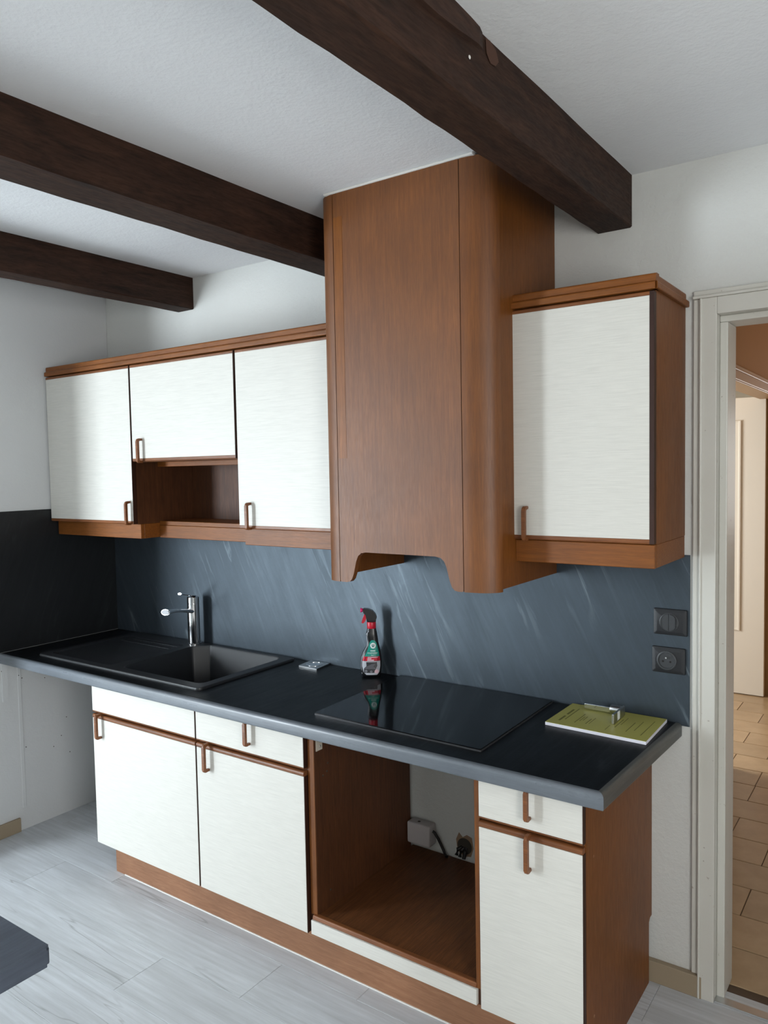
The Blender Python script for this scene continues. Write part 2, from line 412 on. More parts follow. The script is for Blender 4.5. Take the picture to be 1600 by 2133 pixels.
struct(B('hall_ceiling', 'hallceil', -.7, 3.85, .12, 6.6, CZ, CZ+.1), 'ceiling of the hall')
d2 = struct(B('door_2', 'tanframe', HX-.11, HX+.010, 1.835, 1.895, 0, 2.004, bev=.004), 'tan door frame in the hall wall')
B('casing_board', 'tanframe', HX-.005, HX+.014, 1.705, 1.84, .14, 2.079, d2, .004)
B('casing_bead', 'tanframe', HX+.010, HX+.024, 1.80, 1.825, .14, 2.055, d2, .006)
B('plinth_block', 'tanframe', HX-.005, HX+.020, 1.70, 1.845, 0, .14, d2, .004)
B('head_casing', 'tanframe', HX-.005, HX+.014, 1.705, 3.45, 2.004, 2.079, d2, .004)
B('head_bead', 'tanframe', HX+.010, HX+.020, 1.80, 3.40, 2.05, 2.06, d2, .004)
B('head_jamb', 'tanframe', HX-.11, HX+.006, 1.89, 3.36, 1.999, 2.04, d2, .003)
B('jamb_board', 'tanframe', HX-.04, HX+.014, 3.335, 3.45, 0, 2.05, d2, .003)
d3 = struct(B('door_3', 'leaf', 1.62, 2.404, 3.300, 3.338, .006, 2.016, bev=.002), 'open cream panelled door leaf beyond the hall')
for a in (0, 1):
    B('moulding', 'leaf', 1.77, 2.256, 3.292, 3.302, .44 if a == 0 else 1.853, .452 if a == 0 else 1.865, d3, .003)
    B('moulding', 'leaf', 1.77 if a == 0 else 2.240, 1.786 if a == 0 else 2.256, 3.288, 3.302, .44, 1.865, d3, .004)

# ================================================================== CEILING BEAMS
def beam(x0, x1, zb, label, wob):
    bm = bm_new(); n = 46; rings = []
    for i in range(n+1):
        yq = -.001+(YR+.002)*i/n
        a = math.sin(i*1.7+wob)*.0006; b = math.sin(i*.9+wob*2)*.0007; c_ = .004+.0015*math.sin(i*2.3+wob)
        pts = [(x0+a, CZ+.001), (x0+a, zb+c_+b), (x0+a+c_, zb+b), (x1+b-c_, zb+a), (x1+b, zb+a+c_), (x1+b, CZ+.001)]
        rings.append([bm.verts.new((px_, yq, pz_)) for px_, pz_ in pts])
    for i in range(n):
        for k in range(6): bm.faces.new((rings[i][k], rings[i][(k+1) % 6], rings[i+1][(k+1) % 6], rings[i+1][k]))
    bm.faces.new(rings[0]); bm.faces.new(rings[-1])
    o = mk('ceiling_beam', bm, 'beam'); return tag(o, label, 'beam', 'ceiling beams')
b1 = beam(2.4527, 2.5592, 2.287, 'thick dark brown beam with a cracked edge passing in front of the hood', .3)
b2 = beam(1.4495, 1.5906, 2.300, 'middle dark brown ceiling beam ending just left of the hood', 1.9)
b3 = beam(.5263, .6303, 2.303, 'leftmost dark brown ceiling beam above the small left cabinet', 3.1)
sp = bm_new(); vs = []
prof = [(-.938, .0), (-.96, .006), (-1.0, .0085), (-1.05, .010), (-1.12, .011), (-1.6, .012)]
r0 = []
for yq, d in prof:
    h = .030+(.020*min(1, (-.938-yq)/.15))
    r0.append([sp.verts.new(p) for p in ((2.556, yq, CZ), (2.5605+d, yq, CZ), (2.5605+d*.8, yq, CZ-h), (2.556, yq, CZ-h-.004))])
for i in range(len(r0)-1):
    for k in range(4): sp.faces.new((r0[i][k], r0[i][(k+1) % 4], r0[i+1][(k+1) % 4], r0[i+1][k]))
sp.faces.new(r0[0]); sp.faces.new(r0[-1])
mk('lifted_splinter', sp, wood('splinter_wood', (.018, .008, .0045), (.055, .024, .014), 'y', .6, .3, 7), b1)['label'] = 'split strip of wood along the top edge'
mk('paint_flake', lathe(bm_new(), [(.004, 0), (.003, .0012)], (2.5592, -.99, 2.372), 'x', 7), 'caulk', b1)
bare = bm_new(); [bare.faces.new([bare.verts.new((2.5604, yy, zz)) for yy, zz in ((-.925, 2.436), (-.905, 2.438), (-.880, 2.430), (-.868, 2.412), (-.882, 2.398), (-.905, 2.394), (-.922, 2.408))])]
mk('bare_patch', bare, plain('bare_wood', (.060, .022, .010), .7), b1)

# ================================================================== SPLASHBACK
T = .8155
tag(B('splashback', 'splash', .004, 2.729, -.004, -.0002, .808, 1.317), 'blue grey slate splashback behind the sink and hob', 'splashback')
tag(B('splashback', 'splash_l_shaded', .0002, .004, -.603, 0, T+.001, 1.430), 'slate splashback on the left wall at the worktop end, shade put into its colour', 'splashback')

# ================================================================== WORKTOP
wt = thing('worktop', 'black slate worktop with a rounded grey edge', 'worktop', (1.3, -.3, .774))
s = bm_new(); zb = .774
box(s, .005, .66, -.60, -.005, zb, T); box(s, .66, 1.18, -.60, -.515, zb, T); box(s, .66, 1.18, -.03, -.005, zb, T)
pz(s, [(1.18, -.60), (2.668, -.60), (2.690, -.005), (1.18, -.005)], zb, T)
mk('slab', s, 'slate_top', wt)
nose = fillet([(-.599, zb), (-.617, zb), (-.617, T), (-.599, T)], [0, .006, .011, 0], 6)
nb_ = bm_new(); prism(nb_, nose, lambda y, z: Vector((.005, y, z)), lambda y, z: Vector((2.668+(-.599-y)*1.0, y, z)))
mk('front_edging', nb_, 'slate_edge', wt, True)
ne = fillet([(0, zb), (.0175, zb), (.0175, T), (0, T)], [0, .006, .011, 0], 6)
nb_ = bm_new(); prism(nb_, ne, lambda d, z: Vector((2.668+d, -.599-d, z)), lambda d, z: Vector((2.690+d, -.005, z)))
mk('end_edging', nb_, 'slate_edge_y', wt, True)

# ================================================================== SINK
sk = thing('sink', 'black composite sink with a bowl and a flat drainer on its left', 'sink', (.7, -.28, T))
ZS = T+.009
outer = fillet([(.185, -.537), (1.203, -.537), (1.203, -.022), (.185, -.022)], .022)
bowl = fillet([(.700, -.492), (1.163, -.492), (1.155, -.050), (.722, -.046), (.664, -.104)], [.03, .03, .03, .02, .03])
drain = fillet([(.222, -.500), (.640, -.500), (.628, -.105), (.222, -.105)], .025)
rm = bm_new(); loops_fill(rm, [inset(outer, .005), bowl, drain], ZS)
bridge(rm, outer, T+.0001, outer, T+.004); bridge(rm, outer, T+.004, inset(outer, .0015), ZS-.0015); bridge(rm, inset(outer, .0015), ZS-.0015, inset(outer, .005), ZS)
bmesh.ops.remove_doubles(rm, verts=rm.verts, dist=1e-5)
mk('rim', rm, 'sink', sk)
bw = bm_new(); i1 = inset(bowl, .004); i2 = inset(bowl, .016); i3 = inset(bowl, .045)
bridge(bw, bowl, ZS, i1, ZS-.006); bridge(bw, i1, ZS-.006, i2, T-.165); bridge(bw, i2, T-.165, i3, T-.19)
bw.faces.new([bw.verts.new((x, y, T-.19)) for x, y in i3]); bmesh.ops.remove_doubles(bw, verts=bw.verts, dist=1e-5)
mk('bowl', bw, 'sink', sk, True)
dr = bm_new(); j1 = inset(drain, .008)
bridge(dr, drain, ZS, j1, ZS-.005); dr.faces.new([dr.verts.new((x, y, ZS-.005)) for x, y in j1]); bmesh.ops.remove_doubles(dr, verts=dr.verts, dist=1e-5)
mk('drainer', dr, 'sink', sk, True)
for k in range(2):
    yk = -.17+.045*k
    B('drainer_rib', 'sink', .26, .60, yk-.006, yk+.006, ZS-.006, ZS-.0035, sk, .0008)
B('overflow_lip', 'sink', .640, .682, -.262, -.222, ZS-.006, ZS-.0015, sk, .002)
mk('drain_strainer', lathe(bm_new(), [(.045, T-.189), (.045, T-.187), (.035, T-.1862), (.012, T-.183)], (.92, -.28, 0), 'z', 24), 'steel', sk, True)
# tap
tp = thing('mixer_tap', 'chrome single lever mixer tap behind the sink bowl', 'tap', (.635, -.062, ZS))
mk('body', lathe(bm_new(), [(.030, ZS), (.030, ZS+.004), (.0265, ZS+.006), (.0265, 1.005), (.0255, 1.006), (.0255, 1.008), (.0265, 1.009), (.0265, 1.034), (.024, 1.037)], (.635, -.062, 0), 'z', 36), 'chrome', tp, True)
mk('spout', tube(bm_new(), [(.638, -.066, .970), (.643, -.10, .979), (.652, -.15, .989), (.664, -.205, .996), (.675, -.247, .999)], [(.019, .011), (.0155, .009), (.0135, .008), (.0165, .010), (.0215, .0130)], 20), 'chrome', tp, True)
mk('aerator', tube(bm_new(), [(.6748, -.2462, .999), (.6757, -.2498, .9992)], [(.0195, .0118), (.0188, .011)], 20), plain('aerator_grey', (.30, .31, .33), .4), tp, True)
mk('lever', tube(bm_new(), [(.635, -.058, 1.040), (.640, -.09, 1.046), (.648, -.125, 1.055), (.655, -.152, 1.062)], [(.018, .0035), (.016, .0035), (.0115, .004), (.009, .0045)], 16), 'chrome', tp, True)
# ================================================================== HOB
hb = thing('hob', 'black glass induction hob set in the worktop under the hood', 'hob', (2.01, -.27, T))
hp = [(1.722, -.523), (2.316, -.528), (2.306, -.012), (1.708, -.012)]
mk('frame', pz(bm_new(), fillet(hp, .004, 3), T, T+.0045), 'hobrim', hb)
mk('glass', pz(bm_new(), fillet(inset(hp, .0025), .004, 3), T+.0044, T+.0072), 'hob', hb)
# ================================================================== FLUSH SOCKET ON THE WORKTOP
fs = thing('flush_socket', 'square chrome flush socket lying in the worktop near the sink', 'socket', (1.325, -.052, T))
mk('plate', pz(bm_new(), fillet([(1.282, -.098), (1.379, -.102), (1.366, -.008), (1.270, -.008)], .002, 2), T, T+.0055), 'steel', fs)
mk('lid_ring', lathe(bm_new(), [(.032, T+.005), (.032, T+.0062), (.029, T+.0066), (.029, T+.0058), (.001, T+.0058)], (1.325, -.053, 0), 'z', 32), 'chrome', fs, True)

# ================================================================== HANDLE PROTOTYPE
def handle_mesh():
    h = .099; o = fillet([(0, 0), (-.027, 0), (-.027, h), (0, h)], [0, .009, .012, 0], 6)
    t = .0085; i = fillet([(0, h-t), (-.027+t, h-t), (-.027+t, t), (0, t)], [0, .005, .005, 0], 4)
    bm = bm_new(); px(bm, o+i, -.0055, .0055)
    es = [e for e in bm.edges if abs(e.verts[0].co.x-e.verts[1].co.x) < 1e-6]
    bmesh.ops.bevel(bm, geom=es, offset=.0018, segments=2, affect='EDGES')
    bmesh.ops.recalc_face_normals(bm, faces=bm.faces)
    me = bpy.data.meshes.new('handle'); bm.to_mesh(me); bm.free(); me.materials.append(MAT['oak_edge'])
    for p in me.polygons: p.use_smooth = True
    me.set_sharp_from_angle(angle=math.radians(40))
    return me
HME = handle_mesh()
def handle(parent, x, y, z):
    o = bpy.data.objects.new('handle', HME); COL.objects.link(o); o.parent = parent; o.location = Vector((x, y, z))-wloc(parent); return o
def carcass(name, parent, x0, x1, y0, y1, z0, z1, t=.018, top=False, mat='inside'):
    bm = bm_new(); box(bm, x0, x0+t, y0, y1, z0, z1); box(bm, x1-t, x1, y0, y1, z0, z1); box(bm, x0+t, x1-t, y0, y1, z0, z0+t)
    box(bm, x0+t, x1-t, y1-.006, y1, z0+t, z1)
    if top: box(bm, x0+t, x1-t, y0, y1-.006, z1-t, z1)
    return mk(name, bm, mat, parent)
# ================================================================== BASE UNITS
DF, DB = -.5728, -.5535; ZBt = .1283; ZD = .631; ZW = .7725
GB = 'base cabinets under the worktop'
def base_front(c, x0, x1, hx, hz, drawer_hx=None):
    """door with wooden top bead and a drawer front above it"""
    d = B('door', 'laminate', x0, x1, DF, DB, ZBt, ZD, c, .0008, 1)
    bead = fillet([(DB, ZD), (DF-.001, ZD), (DF-.001, .6465), (DB, .6465)], [0, .0045, .007, 0], 5)
    mk('top_bead', px(bm_new(), bead, x0, x1), 'oak_edge', d, True)
    B('side_edging', 'dark_shaded_edge', x1, x1+.0012, DF+.001, DB, ZBt, ZD, d)
    handle(d, hx, DF, hz)
    w = B('drawer' if drawer_hx else 'top_panel', 'laminate', x0, x1, DF, DB, .660, ZW, c, .0008, 1)
    lip = [(DB, .660), (DF, .660), (DF+.001, .6555), (DB-.002, .6500), (DB, .6500)]
    mk('lower_lip', px(bm_new(), lip, x0, x1), 'oak_edge', w)
    B('side_edging', 'dark_shaded_edge', x1, x1+.0012, DF+.001, DB, .656, ZW, w)
    if drawer_hx: handle(w, drawer_hx, DF, .688).scale.z = .845
    return d
u = thing('base_cabinet', 'leftmost white base cabinet under the sink', 'cabinet', (.92, -.28, 0), GB)
carcass('carcass', u, .6206, 1.219, DB+.001, -.008, ZBt, ZW-.19)
base_front(u, .6206, 1.2155, .672, .5565)
u = thing('base_cabinet', 'white base cabinet with a drawer between the sink unit and the oven opening', 'cabinet', (1.47, -.28, 0), GB)
carcass('carcass', u, 1.2195, 1.7215, DB+.001, -.008, ZBt, ZW)
base_front(u, 1.2230, 1.7165, 1.2835, .558, 1.484)
# oven housing
u = thing('oven_cabinet', 'open brown wooden oven housing with no oven in it', 'cabinet', (2.03, -.28, 0), GB)
B('side_panel', 'inside', 1.722, 1.7465, -.555, -.02, ZBt, ZW, u, .001, 1)
B('side_panel', 'inside', 2.316, 2.3300, -.562, -.02, ZBt, ZW, u, .001, 1)
B('front_edging', 'oak_v', 2.3145, 2.3305, -.566, -.562, .176, ZW, u, .001, 1)
B('front_edging', 'oak_v', 1.7215, 1.7470, -.558, -.555, .187, ZW, u, .001, 1)
B('shelf', 'inside_y', 1.7465, 2.316, -.553, -.006, .168, .187, u)
mk('shelf_edging', px(bm_new(), fillet([(-.552, .1765), (-.569, .1765), (-.566, .190), (-.552, .190)], [0, .002, .004, 0], 4), 1.736, 2.3155), 'oak_edge', u)
B('lower_panel', 'laminate', 1.7325, 2.3187, DF, DB, .1315, .1760, u, .0008, 1)
for yy, zz in ((-.49, .655), (-.495, .63), (-.515, .622), (-.49, .24)):
    mk('screw_hole', lathe(bm_new(), [(.0035, 0), (.003, .0008)], (1.7465, yy, zz), 'x', 10), 'hole', u)
hg = B('mounting_plate', plain('plate_ivory', (.55, .50, .42), .4), 1.7465, 1.7490, -.548, -.517, .709, .772, u, .001, 1)
mk('screw', lathe(bm_new(), [(.0035, 0), (.0025, .0015)], (1.749, -.528, .722), 'x', 10), 'steel', hg)
u = thing('base_cabinet', 'narrow white base cabinet with a drawer at the right end beside the door', 'cabinet', (2.475, -.28, 0), GB)
carcass('carcass', u, 2.3305, 2.606, DB+.001, -.008, ZBt, ZW)
ep = mk('end_panel', px(bm_new(), [(DB+.001, 0), (-.03, 0), (-.03, .19), (-.018, .20), (-.0015, .20), (-.0015, ZW), (DB+.001, ZW)], 2.6045, 2.6188), 'oak_v', u)
for yy, zz in ((-.50, .60), (-.50, .18)):
    mk('screw_cap', lathe(bm_new(), [(.004, 0), (.003, .0008)], (2.6188, yy, zz), 'x', 10), 'plinth', ep)
base_front(u, 2.3319, 2.6175, 2.478, .5535, 2.478)
pl = tag(B('plinth', 'plinth', .665, 2.604, -.5222, -.508, 0, .1275), 'long brown plinth board along the floor under the base cabinets', 'plinth')
B('sealant_line', 'caulk', .72, 2.604, -.5255, -.522, 0, .0035, pl)
# wiring in the oven opening
jb = thing('junction_box', 'white junction box with a black cable inside the oven opening', 'junction box', (1.80, -.03, .2))
B('cover', 'pvc', 1.749, 1.846, -.052, -.003, .216, .295, jb, .007, 3, True)
mk('cable', tube(bm_new(), [(1.846, -.028, .272), (1.853, -.026, .268), (1.865, -.02, .245), (1.882, -.016, .21), (1.892, -.02, .197), (1.905, -.03, .1945)], .0052, 10), 'cable', jb, True)
mk('knockout', lathe(bm_new(), [(.006, .295), (.005, .2958)], (1.79, -.03, 0), 'z', 12), 'hole', jb)
wo = thing('wall_outlet', 'broken round outlet hole with loose black wires in the oven opening', 'outlet', (1.962, -.01, .205))
mk('bare_plaster', py_(bm_new(), [(1.928, .255), (1.94, .282), (1.955, .268), (1.972, .28), (1.992, .274), (1.998, .236), (1.988, .204), (1.96, .199), (1.934, .214)], -.0012, -.0003), 'rust', wo)
mk('hole', lathe(bm_new(), [(.029, -.0024), (.029, -.001)], (1.963, 0, .237), 'y', 24), 'hole', wo)
for k, dx in enumerate((-.022, -.008, .008)):
    mk('wire', tube(bm_new(), [(1.965+dx*.5, -.003, .232), (1.962+dx, -.010, .224), (1.959+dx, -.016, .2045-.003*k)], .0072, 8), 'cable', wo, True)

# ================================================================== WALL UNITS
DU, DUB = -.3387, -.3195; Z0, Z1 = 1.388, 2.016; GW = 'wall cabinets above the worktop'
def wall_door(c, x0, x1, z0, hx, hz, yf=DU, edge_r=.0015, edge_mat='dark_shaded_edge'):
    yb = yf+.019
    d = B('door', 'laminate', x0, x1, yf, yb, z0, Z1, c, .0008, 1)
    mk('lower_edging', px(bm_new(), fillet([(yb, z0), (yf, z0), (yf, z0-.013), (yb, z0-.013)], [0, .001, .005, 0], 4), x0, x1), 'oak_edge', d)
    mk('upper_edging', px(bm_new(), fillet([(yb, Z1), (yf, Z1), (yf, Z1+.011), (yb, Z1+.011)], [0, .001, .004, 0], 4), x0, x1), 'oak_edge', d)
    B('side_edging', edge_mat, x1, x1+edge_r, yf, yb, z0-.012, Z1+.010, d)
    handle(d, hx, yf, hz); return d
u = thing('wall_cabinet', 'leftmost white wall cabinet in the corner by the left wall', 'cabinet', (.31, -.16, 1.31), GW)
carcass('carcass', u, .006, .6085, DUB+.001, -.001, 1.374, 2.030, top=True)  # darker wood puts the niche shade into the right side's colour
wall_door(u, .0095, .6065, Z0, .588, 1.3725)
pm_ = bm_new(); box(pm_, .012, .612, -.307, -.289, 1.3125, 1.3735, .0015, 1); box(pm_, .594, .612, -.289, -.005, 1.3125, 1.3735, .0015, 1)
mk('light_pelmet', pm_, 'oak_h_lit', u)
u = thing('wall_cabinet', 'short white wall cabinet over an open wooden niche', 'cabinet', (.915, -.16, 1.31), GW)
carcass('carcass', u, .610, 1.2225, DUB+.001, -.001, 1.632, 2.030, top=True, mat='oak_v')
wall_door(u, .6165, 1.2140, 1.646, .678, 1.6275)
B('niche_top_rail', 'oak_h_lit', .6095, 1.2225, -.210, -.192, 1.612, 1.632, u, .001, 1)
B('niche_back', 'inside', .6095, 1.2225, -.024, -.018, 1.375, 1.632, u)
B('niche_shelf', 'oak_h_lit', .6095, 1.2225, -.209, -.018, 1.364, 1.381, u, .001, 1)
B('light_pelmet', 'oak_h_lit', .6125, 1.2195, -.212, -.195, 1.3105, 1.3635, u, .0015, 1)
u = thing('wall_cabinet', 'tall white wall cabinet directly left of the hood', 'cabinet', (1.46, -.16, 1.31), GW)
carcass('carcass', u, 1.2235, 1.6995, DUB+.001, -.001, 1.374, 2.030, top=True, mat='oak_v')
wall_door(u, 1.2255, 1.697, Z0, 1.2845, 1.3735)
pm_ = bm_new(); box(pm_, 1.220, 1.6995, -.307, -.289, 1.3125, 1.3735, .0015, 1); box(pm_, 1.220, 1.238, -.289, -.005, 1.3125, 1.3735, .0015, 1)
mk('light_pelmet', pm_, 'oak_h_lit', u)
cprof = lambda yf: fillet([(yf+.03, 2.0305), (yf-.007, 2.0305), (yf-.007, 2.048), (yf+.002, 2.0515), (yf+.002, 2.072), (yf+.03, 2.072)], [0, .003, .005, .002, .006, 0], 4)
cn = bm_new(); px(cn, cprof(DU), .011, 1.6995); box(cn, .011, 1.6995, DU+.03, -.002, 2.056, 2.070)
tag(mk('cornice', cn, 'oak_h_lit'), 'long brown wooden cornice moulding on top of the three left wall cabinets', 'cornice')
# right cabinet
RF = -.311
u = thing('wall_cabinet', 'white wall cabinet standing alone between the hood and the door', 'cabinet', (2.51, -.15, 1.31), GW)
carcass('carcass', u, 2.3175, 2.7135, RF+.020, -.001, 1.374, 2.030, top=True, mat='oak_v')
wall_door(u, 2.3075, 2.7020, Z0, 2.357, 1.3725, RF, .0120)
pm_ = bm_new(); box(pm_, 2.3175, 2.7135, -.303, -.285, 1.3105, 1.3735, .0015, 1); box(pm_, 2.695, 2.7135, -.2848, -.004, 1.3105, 1.3735, .0015, 1)
mk('light_pelmet', pm_, 'oak_h_lit', u)
cn = bm_new(); px(cn, cprof(RF), 2.3175, 2.7175); box(cn, 2.3175, 2.690, RF+.03, -.002, 2.056, 2.070)
q = [(2.7175+(RF-y), z) for y, z in cprof(RF)]
prism(cn, q, lambda x, z: Vector((x, RF+(x-2.7175)*-1, z)), lambda x, z: Vector((x, -.003, z)))
mk('cornice', cn, 'oak_h_lit', u)

# ================================================================== HOOD
hd = thing('extractor_hood', 'tall brown oak extractor hood casing reaching from the hob to the ceiling', 'hood', (2.01, -.22, 1.231))
YH = -.4418; HZ0, HZ1 = 1.2315, CZ-.006
xl, xr = 1.776, 2.222
arch = [(xl+.0012, HZ1), (xl+.0012, HZ0+.002), (xl+.006, HZ0)]
half = [(1.802, 1.2315), (1.814, 1.234), (1.823, 1.243), (1.8295, 1.259), (1.835, 1.280), (1.8405, 1.300), (1.848, 1.316), (1.860, 1.3255), (1.878, 1.3285)]
cxm = (xl+xr)/2
arch += half + [(2*cxm-x+ .008, z) for x, z in reversed(half)]
arch += [(xr-.006, HZ0), (xr-.0012, HZ0+.002), (xr-.0012, HZ1)]
fp = bm_new(); py_(fp, arch, YH, YH+.019)
mk('front_panel', fp, 'oak_hood', hd)
B('veneer_strip', 'veneer', xl+.003, xl+.036, YH-.0006, YH+.001, 1.62, 2.36, hd)
B('seam', 'gap', xl-.0012, xl+.0012, YH+.002, YH+.02, HZ0+.004, HZ1, hd); B('seam', 'gap', xr-.0012, xr+.0012, YH+.002, YH+.02, HZ0+.004, HZ1, hd)
def corner(x_in, sx, a, b, mat):
    bm = bm_new(); n = 12; o_, i_ = [], []
    for k in range(n+1):
        t = math.pi/2*k/n
        o_.append((x_in+sx*a*math.sin(t), YH+b-b*math.cos(t))); i_.append((x_in+sx*(a-.018)*math.sin(t), YH+b-(b-.018)*math.cos(t)))
    pz(bm, o_+i_[::-1], HZ0, HZ1); return mk('corner_post', bm, mat, hd, True)
corner(xl-.0012, -1, .066, .055, 'oak_hood'); corner(xr+.0012, 1, .0945, .055, 'oak_hood')
B('side_panel', 'oak_v', 1.7088, 1.7268, YH+.055, -.0042, 1.2395, HZ1, hd); B('side_panel', 'oak_v', 2.2985, 2.3175, YH+.0555, -.0042, 1.2395, HZ1, hd)
B('filter_unit', 'dark', 1.73, 2.297, -.415, -.004, 1.345, 1.36, hd)
mk('ceiling_sealant', box(bm_new(), 1.745, 2.270, YH-.006, YH+.012, CZ-.0075, CZ-.0002, .002, 1), 'caulk', hd)

# ================================================================== SWITCH AND SOCKET
GS = 'black wall fittings on the splashback'
def plate(zc, xc, name, label, cat):
    t = thing(name, label, cat, (xc, -.004, zc-.04), GS)
    bm = bm_new(); n = 10; w, h = .0485, .0395
    rr = lambda d, r: fillet([(xc-w+d, zc-h+d), (xc+w-d, zc-h+d), (xc+w-d, zc+h-d), (xc-w+d, zc+h-d)], r, 4)
    a = rr(0, .004)
    A = [bm.verts.new((x, -.0042, z)) for x, z in a]; Bv = [bm.verts.new((x, -.0095, z)) for x, z in rr(.0012, .004)]; Cv = [bm.verts.new((x, -.0128, z)) for x, z in rr(.011, .003)]
    m = len(A)
    for P, Q in ((A, Bv), (Bv, Cv)):
        for i in range(m): bm.faces.new((P[i], P[(i+1) % m], Q[(i+1) % m], Q[i]))
    bm.faces.new(Cv); mk('plate', bm, 'dark', t, True); return t
t = plate(1.1155, 2.674, 'light_switch', 'black square light switch with a round double rocker above the socket', 'switch')
mk('ring', lathe(bm_new(), [(.0275, -.0128), (.0275, -.0142), (.0255, -.0148), (.0255, -.0135), (.02, -.0130)], (2.672, 0, 1.1155), 'y', 32), 'insert', t, True)
for sgn in (-1, 1):
    pts = [(2.672+sgn*.0006, 1.1155-.0235)] + [(2.672+sgn*min(.0185, .0245*math.cos(a)), 1.1155+.0245*math.sin(a)) for a in [math.radians(-85+17*k) for k in range(11)]] + [(2.672+sgn*.0006, 1.1155+.0235)]
    mk('rocker', py_(bm_new(), pts, -.0175, -.0125), 'insert', t)
t = plate(1.0005, 2.6695, 'power_socket', 'black square power socket on the slate below the light switch', 'socket')
rs_ = mk('round_insert', lathe(bm_new(), [(.0285, -.0128), (.0285, -.0155), (.026, -.0165), (.0235, -.0162), (.0225, -.0138), (.001, -.0135)], (2.6655, 0, 1.0005), 'y', 36), 'insert', t, True)
for dx in (-.0105, .0105): mk('pin_hole', lathe(bm_new(), [(.0030, -.0140), (.0030, -.0130)], (2.6655+dx, 0, 1.0005-.003), 'y', 14), 'gap', t)
mk('earth_pin', lathe(bm_new(), [(.0026, -.0225), (.0030, -.0205), (.0030, -.013)], (2.6655, 0, 1.0005+.0095), 'y', 14), 'chrome', t, True)

# ================================================================== SPRAY BOTTLE (local frame: w across, d towards viewer, z up)
BO = Vector((1.606, -.057, T)); BA = math.radians(34)
bt = thing('spray_bottle', 'black trigger spray bottle with a green and red label behind the hob', 'bottle', BO)
def loc(w, d, z): return BO+Vector((w*math.cos(BA)+d*math.sin(BA), w*math.sin(BA)-d*math.cos(BA), z))
K = .000181
rows = [(1712, 575, 905), (1700, 556, 922), (1660, 532, 938), (1600, 518, 946), (1500, 512, 952), (1400, 515, 955), (1300, 530, 948), (1200, 566, 934), (1150, 598, 925), (1100, 632, 913), (1050, 650, 901), (1000, 656, 891), (950, 652, 886), (900, 645, 880), (850, 637, 872), (810, 642, 866), (780, 660, 860), (720, 668, 850)]
prof = [((1712-y)*K, ((l+r)/2-735)*K, (r-l)/2*K) for y, l, r in rows]
def bprof(z):
    for i in range(len(prof)-1):
        if prof[i][0] <= z <= prof[i+1][0]:
            t_ = (z-prof[i][0])/(prof[i+1][0]-prof[i][0]); return tuple(prof[i][j]*(1-t_)+prof[i+1][j]*t_ for j in (1, 2))
    return prof[-1][1:]
def bdep(z, hw): return min(.027, hw*.75) if z > .004 else min(.021, hw*.66)
bm = bm_new(); rings = []; NB = 40
for z, c_, hw in prof:
    dd = bdep(z, hw); ring = []
    for k in range(NB):
        a = 2*math.pi*k/NB; e = 2/2.7
        ring.append(bm.verts.new(loc(c_+hw*math.copysign(abs(math.cos(a))**e, math.cos(a)), dd*math.copysign(abs(math.sin(a))**e, math.sin(a)), z)))
    rings.append(ring)
for i in range(len(rings)-1):
    for k in range(NB): bm.faces.new((rings[i][k], rings[i][(k+1) % NB], rings[i+1][(k+1) % NB], rings[i+1][k]))
bm.faces.new(rings[0]); bm.faces.new(rings[-1])
body = mk('body', bm, 'black', bt, True)
def front_d(w, z):
    c_, hw = bprof(z); u_ = min(.999, abs((w-c_)/hw)); return bdep(z, hw)*(1-u_**2.7)**(1/2.7)
def wz(x, y): return (x-735)*K, (1712-y)*K
def patch(name, mat, rows_, off, parent):
    """rows_: (crop y, crop x left, crop x right); follows the bottle front"""
    bm = bm_new(); g_ = []
    dense = []
    for i in range(len(rows_)-1):
        n_ = max(1, int(abs(rows_[i+1][0]-rows_[i][0])/25))
        for k in range(n_): dense.append(tuple(rows_[i][j]+(rows_[i+1][j]-rows_[i][j])*k/n_ for j in range(3)))
    dense.append(rows_[-1])
    for y, l, r in dense:
        line = []
        for k in range(11):
            x = l+(r-l)*k/10; w, z = wz(x, y); line.append(bm.verts.new(loc(w, front_d(w, z)+off, z)))
        g_.append(line)
    for i in range(len(g_)-1):
        for k in range(10): bm.faces.new((g_[i][k], g_[i][k+1], g_[i+1][k+1], g_[i+1][k]))
    return mk(name, bm, mat, parent, True)
lab = patch('label', 'green', [(1275, 610, 910), (1200, 645, 900), (1120, 680, 882), (1050, 700, 866), (1000, 715, 850), (965, 738, 825), (952, 755, 800)], .0006, bt)
lab['label'] = 'green label with a white U logo'
patch('label_red_band', 'labelred', [(1365, 562, 925), (1310, 577, 918), (1276, 592, 912)], .0006, lab)
patch('label_stripe', 'labeldark', [(1362, 600, 614), (1280, 628, 642)], .0009, lab); patch('label_stripe', 'labeldark', [(1362, 872, 882), (1290, 884, 895)], .0009, lab)
patch('label_print', 'pinkish', [(1300, 670, 880), (1284, 675, 885)], .0009, lab); patch('label_print', 'pinkish', [(1330, 665, 745), (1308, 668, 750)], .0009, lab); patch('label_print', 'pinkish', [(1362, 662, 800), (1338, 664, 800)], .0009, lab)
patch('label_picture', 'labelgrey', [(1655, 640, 860), (1600, 585, 905), (1480, 553, 925), (1370, 558, 926)], .0006, lab)
patch('label_pan', 'labelpan', [(1612, 590, 800), (1525, 592, 840), (1470, 645, 865), (1390, 640, 860)], .0008, lab)
patch('label_pan', 'labelpan2', [(1535, 605, 835), (1480, 640, 790), (1430, 760, 820)], .0010, lab)
